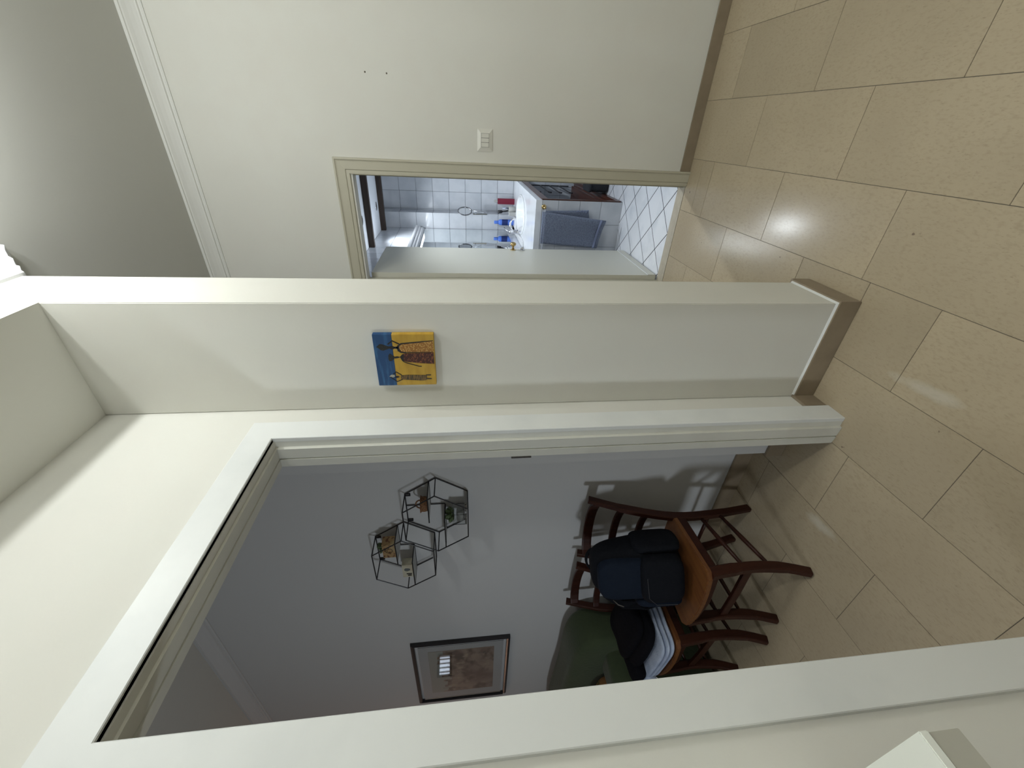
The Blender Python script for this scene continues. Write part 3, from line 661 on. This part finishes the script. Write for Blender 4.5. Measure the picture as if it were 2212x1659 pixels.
# hall ceiling lamp (just above the frame)
t = thing('ceiling_lamp', 'two-bulb hall ceiling lamp above the frame', 'lamp', (0.11, 1.18, H))
mk('base_plate', MB().lathe([(0.07, 0), (0.07, -0.012), (0.05, -0.025), (0.012, -0.03)], n=32), CHROME, t, smooth=True)
mk('cross_bar', MB().tube([(-0.01, -0.12, -0.05), (0, 0, -0.035), (0.02, 0.12, -0.05)], 0.008), CHROME, t, smooth=True)
for dx, dy in ((-0.01, -0.12), (0.02, 0.12)): mk('bulb_holder', MB().lathe([(0.02, -0.045), (0.024, -0.075), (0.022, -0.095)], (dx, dy, 0)), CHROME, t, smooth=True)

# ================================================================== LIVING ROOM things
def make_chair(label):
    t = thing('dining_chair', label, 'chair', group='ladder-back chairs against the living room wall')
    # seat
    n = 14; vs = []
    for lay, z in ((0, 0.452), (1, 0.476)):
        for i in range(n+1):
            v = i/n; y = -0.205+0.37*v; hw = 0.208-0.036*v
            if i == 0: hw -= 0.03
            for j in range(n+1):
                u = -1+2*j/n
                yy = y - (0.022*(1-u*u) if i == 0 else (0.022*(1-u*u)*(1-v)))
                dip = 0.007*(1-u*u)*math.sin(PI*min(1, v*1.1)) if lay else 0
                vs.append((u*hw, yy, z-dip))
    K = (n+1)**2; fs = []
    for i in range(n):
        for j in range(n):
            a = i*(n+1)+j; fs.append((a, a+n+1, a+n+2, a+1)); fs.append((K+a, K+a+1, K+a+n+2, K+a+n+1))
    for i in range(n):
        a = i*(n+1); fs.append((a, K+a, K+a+n+1, a+n+1)); a += n; fs.append((a, a+n+1, K+a+n+1, K+a))
    for j in range(n):
        fs.append((j, j+1, K+j+1, K+j)); a = n*(n+1)+j; fs.append((a, K+a, K+a+1, a+1))
    mk('seat', MB().add(vs, fs), SEATW, t, bevel=0.003)['label'] = 'worn orange-brown wooden seat'
    # aprons
    ap = MB().tube([(-0.185, -0.178, 0.432), (0, -0.196, 0.432), (0.185, -0.178, 0.432)], 0.01, rx=(0.010, 0.022))
    ap.tube([(-0.185, -0.178, 0.432), (-0.160, 0.145, 0.432)], 0.01, rx=(0.010, 0.022)).tube([(0.185, -0.178, 0.432), (0.160, 0.145, 0.432)], 0.01, rx=(0.010, 0.022)).tube([(-0.15, 0.147, 0.432), (0.15, 0.147, 0.432)], 0.01, rx=(0.010, 0.022))
    mk('seat_rail', ap, CHWOOD, t)
    def sp(pts, m=14):
        """Catmull-Rom resample"""
        P_ = [Vector(p) for p in pts]; P_ = [P_[0]*2-P_[1]]+P_+[P_[-1]*2-P_[-2]]; out = []
        seg = len(P_)-3
        for q in range(m+1):
            s_ = q/m*seg; i = min(int(s_), seg-1); u = s_-i; a, b, c, d = P_[i:i+4]
            out.append(0.5*((2*b)+(c-a)*u+(2*a-5*b+4*c-d)*u*u+(3*b-a-3*c+d)*u**3))
        return out
    for s in (-1, 1):
        mk('leg', MB().tube(sp([(s*0.186, -0.178, 0.455), (s*0.188, -0.170, 0.36), (s*0.190, -0.166, 0.24), (s*0.190, -0.180, 0.11), (s*0.190, -0.212, 0.004)]), 0.02, rx=[(0.017, 0.024)]*5+[(0.016, 0.021)]*6+[(0.014, 0.019)]*4, up=(0, 1, 0)), CHWOOD, t)
        mk('back_post', MB().tube(sp([(s*0.122, 0.205, 0.004), (s*0.140, 0.168, 0.22), (s*0.163, 0.148, 0.45), (s*0.192, 0.180, 0.68), (s*0.213, 0.245, 0.885)], 18), 0.02, rx=[(0.012, 0.019)]*4+[(0.013, 0.021)]*11+[(0.012, 0.018)]*4, up=(0, 1, 0)), CHWOOD, t)
    for z, hh, bow, hw, y0 in ((0.838, 0.025, 0.055, 0.200, 0.225), (0.712, 0.019, 0.048, 0.186, 0.188), (0.590, 0.017, 0.042, 0.172, 0.165)):
        pts = [(hw*math.sin(a)/math.sin(1.2), y0+bow*(math.cos(a)-math.cos(1.2))/(1-math.cos(1.2)), z) for a in [(-1.2+2.4*k/12) for k in range(13)]]
        mk('back_rail', MB().tube(pts, 0.01, rx=(0.007, hh)), CHWOOD, t)
    for s in (-1, 1):
        for zf, zb in ((0.285, 0.315), (0.165, 0.205)):
            mk('side_stretcher', MB().tube([(s*0.189, -0.168, zf), (s*0.165, 0.0, (zf+zb)/2), (s*0.141, 0.165, zb)], [0.008, 0.0105, 0.008], n=10), CHWOOD, t, smooth=True)
    mk('front_stretcher', MB().tube([(-0.186, -0.168, 0.265), (0, -0.172, 0.265), (0.186, -0.168, 0.265)], 0.01, rx=(0.009, 0.019)), CHWOOD, t)
    mk('rear_stretcher', MB().tube([(-0.138, 0.170, 0.25), (0.138, 0.170, 0.25)], 0.009, n=10), CHWOOD, t, smooth=True)
    return t
ch = make_chair('dark cherry wooden chair holding the black backpack, nearer the doorway')
c2 = copy_tree(ch)
ch.location = (-1.782, 1.130, 0)
c2.location = (-2.306, 1.127, 0); c2.rotation_euler = (0, 0, math.radians(-4.9))
c2['label'] = 'dark cherry wooden chair piled with dark and pale clothes, beside the green sofa'

# backpack
t = thing('backpack', 'black and navy backpack propped on the nearer wooden chair', 'backpack', (-1.760, 1.115, 0.476), math.radians(24))
lean = Matrix.Rotation(math.radians(-9), 3, 'X') @ Matrix.Rotation(math.radians(-5), 3, 'Y')
def wp(q):
    k = (q.z+0.21)/0.42
    f = 1-0.22*max(0, k-0.45)/0.55
    return Vector((q.x*f+0.006*math.sin(9*q.z), q.y*(1-0.35*k)+0.006*math.sin(14*q.x+9*q.z), q.z))
mk('main_compartment', MB().sell(lean @ Vector((0, 0.0, 0.215)), (0.138, 0.115, 0.212), 0.45, 0.5, 40, lean, wp), BAG, t, smooth=True)
mk('front_panel', MB().sell(lean @ Vector((-0.005, -0.070, 0.245)), (0.100, 0.050, 0.160), 0.5, 0.5, 32, lean), BAGB, t, smooth=True)['label'] = 'navy front panel'
mk('front_pocket', MB().sell(lean @ Vector((0.0, -0.095, 0.115)), (0.112, 0.055, 0.100), 0.45, 0.5, 32, lean), BAG, t, smooth=True)
mk('side_pocket', MB().sell(lean @ Vector((0.132, -0.01, 0.120)), (0.028, 0.085, 0.110), 0.45, 0.6, 24, lean), BAG, t, smooth=True)
mk('side_pocket', MB().sell(lean @ Vector((-0.132, -0.02, 0.120)), (0.028, 0.085, 0.110), 0.45, 0.6, 24, lean), BAGB, t, smooth=True)
mk('carry_handle', MB().tube([lean @ Vector((0.055*math.cos(a)+0.02, 0.045, 0.395+0.045*math.sin(a))) for a in [PI*k/12 for k in range(13)]], 0.01, rx=(0.011, 0.005)), BAG, t)
mk('shoulder_strap', MB().tube([lean @ Vector(p) for p in ((-0.10, 0.07, 0.38), (-0.16, 0.02, 0.36), (-0.185, -0.02, 0.28), (-0.18, -0.04, 0.18), (-0.17, -0.02, 0.06))], 0.01, rx=(0.022, 0.007)), BAG, t)
for pp in (((-0.13, -0.06, 0.335), (-0.145, -0.075, 0.315), (-0.150, -0.085, 0.290)), ((-0.138, -0.085, 0.10), (-0.146, -0.10, 0.085))): mk('zip_pull', MB().tube([lean @ Vector(p) for p in pp], 0.0025), GOLDZ, t)
mk('stitching', MB().tube([lean @ Vector(p) for p in ((-0.115, -0.135, 0.055), (-0.11, -0.140, 0.15), (-0.07, -0.148, 0.185), (0.03, -0.150, 0.19))], 0.0012), mat('grey_thread', (0.05, 0.05, 0.055), 0.8), t)

# clothes on second chair
def blob(mb, c, rad, rz=0, rx=0, ry=0, e1=0.5, e2=0.5, amp=0.006, fr=22, n=36):
    rot = Matrix.Rotation(rz, 3, 'Z') @ Matrix.Rotation(rx, 3, 'X') @ Matrix.Rotation(ry, 3, 'Y')
    def wpp(q): return q*(1+0.0) + Vector((0, 0, amp*math.sin(fr*q.x+1.3)*math.cos(fr*0.7*q.y)+amp*0.6*math.sin(fr*1.9*q.y+q.x*7)))
    return mb.sell(c, rad, e1, e2, n, rot, wpp)
t = thing('folded_trousers', 'pale blue-grey folded trousers with drawstring on the far chair', 'trousers', (-2.33, 1.05, 0.478))
for k, (z, rx_, ry_, dx, dy) in enumerate(((0.491, 0.200, 0.125, -0.00, 0.0), (0.512, 0.200, 0.125, -0.01, 0.000), (0.533, 0.195, 0.125, -0.02, 0.004))):
    m_ = MB(); blob(m_, (-2.315+dx, 1.035+dy, z), (rx_, ry_, 0.0145), rz=-0.10, e1=0.7, e2=0.35, amp=0.0025)
    wc('fold', m_, PALEC, t, smooth=True)
m_ = MB(); blob(m_, (-2.525, 0.985, 0.515), (0.035, 0.070, 0.042), rz=-0.2, ry=0.5, e1=0.7, e2=0.7, amp=0.004)
wc('waistband', m_, PALEC, t, smooth=True)
cordm = mat('white_cord', (0.6, 0.6, 0.62), 0.7)
wc('drawstring', MB().tube([(-2.52, 0.94, 0.48), (-2.545, 0.925, 0.45), (-2.545, 0.92, 0.40)], 0.0028, n=6), cordm, t, smooth=True)
t = thing('black_jacket', 'thick folded black jacket lying on the pale trousers', 'jacket', (-2.32, 1.08, 0.565))
for nm, c, rad, ry_, rx_ in (('body', (-2.325, 1.105, 0.582), (0.205, 0.145, 0.036), 0.04, 0.05), ('upper_fold', (-2.32, 1.13, 0.625), (0.190, 0.125, 0.030), 0.05, 0.05), ('sleeve', (-2.50, 1.05, 0.580), (0.055, 0.125, 0.040), 0.25, 0.05)):
    m_ = MB(); blob(m_, c, rad, rz=-0.08, ry=ry_, rx=rx_, e1=0.7, e2=0.45, amp=0.005); wc(nm, m_, BLACKC, t, smooth=True)
em = MB().tube([(-2.505, 0.930, 0.585), (-2.53, 0.915, 0.560)], 0.003)
for dx, dz in ((-0.006, 0.016), (0.016, 0.004), (0.002, 0.018)): em.tube([(-2.517, 0.923, 0.573), (-2.517+dx, 0.920, 0.573+dz)], 0.0025)
wc('cord_tips', em, cordm, t, smooth=True)

# sofa
t = thing('sofa', 'sofa under a dark green cover against the living room wall', 'sofa', (-3.6, 1.0, 0))
def cush(name, x0, x1, y0, y1, z0, z1, e1=0.3, e2=0.3, amp=0.008, par=t):
    m_ = MB(); blob(m_, ((x0+x1)/2, (y0+y1)/2, (z0+z1)/2), ((x1-x0)/2, (y1-y0)/2, (z1-z0)/2), e1=e1, e2=e2, amp=amp, fr=6, n=56)
    return wc(name, m_, GREEN, par, smooth=True)
cush('backrest', -4.75, -2.60, 1.15, 1.448, 0.06, 0.875, 0.35, 0.25)
cush('armrest', -2.91, -2.68, 0.50, 1.38, 0.03, 0.655, 0.35, 0.3)
cush('seat_cushion', -4.65, -2.88, 0.50, 1.22, 0.28, 0.43, 0.4, 0.25)
cush('base', -4.7, -2.72, 0.54, 1.40, 0.012, 0.34, 0.15, 0.12, 0.0)
for x in (-4.6, -2.80):
    for y in (0.60, 1.36): wc('foot', MB().lathe([(0.02, 0.0), (0.025, 0.05)], (x, y, 0)), CHWOOD, t)
tag(mk('cushion', MB().sell((-3.03, 1.02, 0.575), (0.11, 0.13, 0.145), 0.8, 0.6, 32, Matrix.Rotation(0.5, 3, 'Z') @ Matrix.Rotation(0.3, 3, 'Y')), PILLOW, smooth=True), 'orange-brown patterned cushion in the corner of the green sofa', 'cushion')

# framed print
t = thing('framed_print', 'brown townscape print in a thin dark frame above the sofa', 'picture', (-3.43, 1.468, 1.55))
X0, X1, Z0, Z1 = -3.852, -3.010, 1.232, 1.864
FRM = mat('dark_brown_frame', (0.018, 0.016, 0.018), 0.35)
wc('frame', MB().sweep([(X0, 1.466, Z0), (X1, 1.466, Z0), (X1, 1.466, Z1), (X0, 1.466, Z1), (X0, 1.466, Z0)][0:5], [(0, 0), (0, 0.018), (-0.010, 0.024), (-0.024, 0.018), (-0.024, 0)], (0, -1, 0), -1), FRM, t)
wc('mat_board', MB().box(X0+0.02, X1-0.02, 1.458, 1.464, Z0+0.02, Z1-0.02), mat('grey_mat_board', (0.58, 0.59, 0.60), 0.8), t)
PRN = mat('sepia_print', (0.42, 0.30, 0.22), 0.7, noise=[((7, 7, 11), 8, (0.10, 0.055, 0.045), 0.44, 0.60), ((26, 26, 18), 6, (0.50, 0.38, 0.27), 0.55, 0.68), ((3, 3, 3), 2, (0.20, 0.12, 0.10), 0.5, 0.7)])
wc('print', MB().box(X0+0.115, X1-0.100, 1.4565, 1.4579, Z0+0.085, Z1-0.085), PRN, t)
sk = MB().box(X0+0.115, X1-0.100, 1.4558, 1.4564, Z1-0.20, Z1-0.086)
random.seed(3)
tops = []
m_ = MB(); xx = X0+0.116
poly = [(X0+0.116, Z1-0.0861)]
zz = Z1-0.17
pts = []
while xx < X1-0.102:
    pts.append((xx, zz)); stp = random.uniform(0.008, 0.035); xx = min(X1-0.101, xx+stp)
    pts.append((xx, zz)); zz = Z1-0.17-random.uniform(-0.035, 0.05)-0.03*math.sin((xx-X0)*6)
pts.append((X1-0.101, zz))
poly = [(X1-0.101, Z1-0.0861), (X0+0.116, Z1-0.0861)] + pts
wc('sky', MB().prism(poly, 1.4557, 1.4564), mat('pale_sky_print', (0.46, 0.46, 0.41), 0.7), t)
wc('glazing', MB().box(X0+0.021, X1-0.021, 1.4505, 1.4525, Z0+0.021, Z1-0.021), GLASS, t)
wc('hook', MB().tube([(X0+0.44, 1.464, Z1), (X0+0.44, 1.458, Z1+0.012)], 0.002), FRM, t)

# hexagon shelves
SHP = mat('pale_shelf_board', (0.50, 0.51, 0.50), 0.5)
def hexshelf(cx, cz, label):
    t = thing('hexagon_shelf', label, 'shelf', (cx, 1.468, cz), group='wire hexagon wall shelves')
    R, r, yb, yf = 0.200, 0.0030, -0.006, -0.122
    hx = [(R*math.cos(k*PI/3), R*math.sin(k*PI/3)*0.885) for k in range(6)]
    fb = MB(); ff = MB()
    for k in range(6):
        a, b = hx[k], hx[(k+1) % 6]
        fb.tube([(a[0], yb, a[1]), (b[0], yb, b[1])], r, 6); ff.tube([(a[0], yf, a[1]), (b[0], yf, b[1])], r, 6)
        mk('cross_bar', MB().tube([(a[0], yb, a[1]), (a[0], yf, a[1])], r, 6), WIRE, t)
    mk('back_hexagon', fb, WIRE, t); mk('front_hexagon', ff, WIRE, t)
    mk('bottom_shelf', MB().box(-0.098, 0.098, yf+0.002, yb-0.001, -0.1510, -0.1485), SHP, t)
    z1, z2, xm = 0.034, -0.039, 0.020
    e1x = R - abs(z1)/(0.885*math.tan(PI/3)) ; e2x = R - abs(z2)/(0.885*math.tan(PI/3))
    mk('upper_shelf', MB().box(xm, e1x, yf+0.002, yb-0.001, z1-0.0015, z1+0.0015), SHP, t)
    mk('lower_shelf', MB().box(-e2x, xm-0.006, yf+0.002, yb-0.001, z2-0.0015, z2+0.0015), SHP, t)
    ed = MB()
    for y in (yf, yb):
        ed.tube([(xm, y, z1-0.001), (e1x, y, z1-0.001)], r, 6); ed.tube([(-e2x, y, z2-0.001), (xm-0.006, y, z2-0.001)], r, 6)
    ed.tube([(e1x, yb, z1), (e1x, yf, z1)], r, 6); ed.tube([(-e2x, yb, z2), (-e2x, yf, z2)], r, 6)
    ed.tube([(xm-0.002, yb, 0.885*R*math.sin(PI/3)), (xm-0.002, yb, z2)], r, 6).tube([(xm-0.004, yb, z2), (xm-0.004, yf, z2)], r, 6)
    mk('shelf_wires', ed, WIRE, t)
    for x in (-0.1+0.008, 0.1-0.008):
        zt = 0.885*R*math.sin(PI/3)
        mk('hanging_eyelet', MB().box(x-0.008, x-0.004, yb, yb+0.004, zt-0.026, zt).box(x+0.004, x+0.008, yb, yb+0.004, zt-0.026, zt).box(x-0.008, x+0.008, yb, yb+0.004, zt-0.026, zt-0.022), WIRE, t)
    return t
H1 = (-1.654, 1.640); H2 = (-1.957, 1.818)
hexshelf(*H1, 'lower right black wire hexagon shelf holding a small basket and glass vase')
hexshelf(*H2, 'upper left black wire hexagon shelf holding a wooden planter and a card block')
# items
t = thing('mini_basket', 'tiny brown basket with arched handle on the lower hexagon shelf', 'basket', (H1[0]+0.092, 1.400, H1[1]+0.0357))
BSK = mat('brown_wicker', (0.23, 0.115, 0.05), 0.8, noise=[((150, 150, 250), 2, (0.09, 0.035, 0.015), 0.5, 0.62)])
mk('bowl', MB().lathe([(0.028, 0.0), (0.034, 0.004), (0.037, 0.018), (0.036, 0.030), (0.042, 0.037), (0.038, 0.037), (0.033, 0.030), (0.030, 0.006), (0.005, 0.005)], n=20), BSK, t, smooth=True)
mk('handle', MB().tube([(0.028*math.cos(a), 0, 0.036+0.024*math.sin(a)) for a in [PI*k/10 for k in range(11)]], 0.0035, 6), BSK, t, smooth=True)
def succulent(mb, c, R, n, seed, up=1.0):
    rr = random.Random(seed)
    for k in range(n):
        a = rr.uniform(0, 2*PI); e = rr.uniform(0.15, 1.3); L = R*rr.uniform(0.75, 1.05)
        d = Vector((math.cos(a)*math.cos(e), math.sin(a)*math.cos(e), math.sin(e)*up))
        p0 = Vector(c)+d*R*0.1; mb.tube([p0, p0+d*L*0.5, p0+d*L*0.85, p0+d*L], [R*0.10, R*0.20, R*0.15, 0.0005], 6)
    return mb
t = thing('glass_cube_vase', 'clear glass cube vase with a green succulent in the lower hexagon', 'vase', (H1[0]+0.004, 1.402, H1[1]-0.148))
gl = MB(); o1, i1 = 0.036, 0.0335
gl.add([(sx*o, sy*o, z) for o, z in ((o1, 0.0), (o1, 0.072), (i1, 0.072), (i1, 0.010)) for sx, sy in ((-1, -1), (1, -1), (1, 1), (-1, 1))],
       [(3, 2, 1, 0)]+[(L*4+k, L*4+(k+1) % 4, (L+1)*4+(k+1) % 4, (L+1)*4+k) for L in range(3) for k in range(4)]+[(12, 13, 14, 15)])
mk('glass_walls', gl, GLASS, t)
mk('pebbles', MB().sell((0, 0, 0.032), (0.029, 0.029, 0.020), 0.5, 0.4, 16), mat('pale_pebbles', (0.42, 0.42, 0.40), 0.6, bump=(300, 1)), t, smooth=True)['kind'] = 'stuff'
mk('succulent', succulent(MB(), (0, 0, 0.066), 0.043, 42, 1), LEAFG, t, smooth=True)
t = thing('wooden_planter', 'square printed wooden planter with a small succulent on the upper hexagon shelf', 'planter', (H2[0]+0.100, 1.392, H2[1]+0.0357), math.radians(0))
WP = mat('printed_wood', (0.34, 0.22, 0.10), 0.7, noise=[((40, 40, 60), 3, (0.14, 0.06, 0.03), 0.52, 0.6), ((25, 25, 25), 2, (0.42, 0.33, 0.18), 0.5, 0.7)])
mk('planter_box', MB().box(-0.052, 0.052, -0.026, 0.026, 0, 0.068), WP, t, bevel=0.001)
mk('printed_scroll', MB().tube([(0.005+0.022*math.cos(a)*(1-a*0.06), -0.0265, 0.034+0.022*math.sin(a)*(1-a*0.06)) for a in [k*0.5 for k in range(18)]], 0.0013, 5), DK, t)
mk('succulent', succulent(MB(), (0.005, 0, 0.062), 0.036, 30, 2), LEAFG, t, smooth=True)
t = thing('card_block', 'cream card block with a grey balloon print on the upper hexagon shelf', 'card', (H2[0]-0.088, 1.395, H2[1]-0.0373), math.radians(0))
mk('block', MB().box(-0.052, 0.052, -0.022, 0.022, 0, 0.060), mat('cream_card', (0.52, 0.49, 0.38), 0.8, noise=[((20,)*3, 2, (0.40, 0.34, 0.25), 0.5, 0.7)]), t, bevel=0.001)
pr = mat('grey_print', (0.11, 0.12, 0.12), 0.8)
mk('balloon_print', MB().prism([(0.0+0.014*math.cos(a)*(1 if math.sin(a) > 0 else 0.8)+0.014, 0.034+0.016*math.sin(a)) for a in [2*PI*k/16 for k in range(16)]], -0.0228, -0.0219), pr, t)
mk('lettering', MB().box(-0.040, -0.030, -0.0228, -0.0219, 0.014, 0.034).box(-0.026, -0.018, -0.0228, -0.0219, 0.012, 0.040), DK, t)
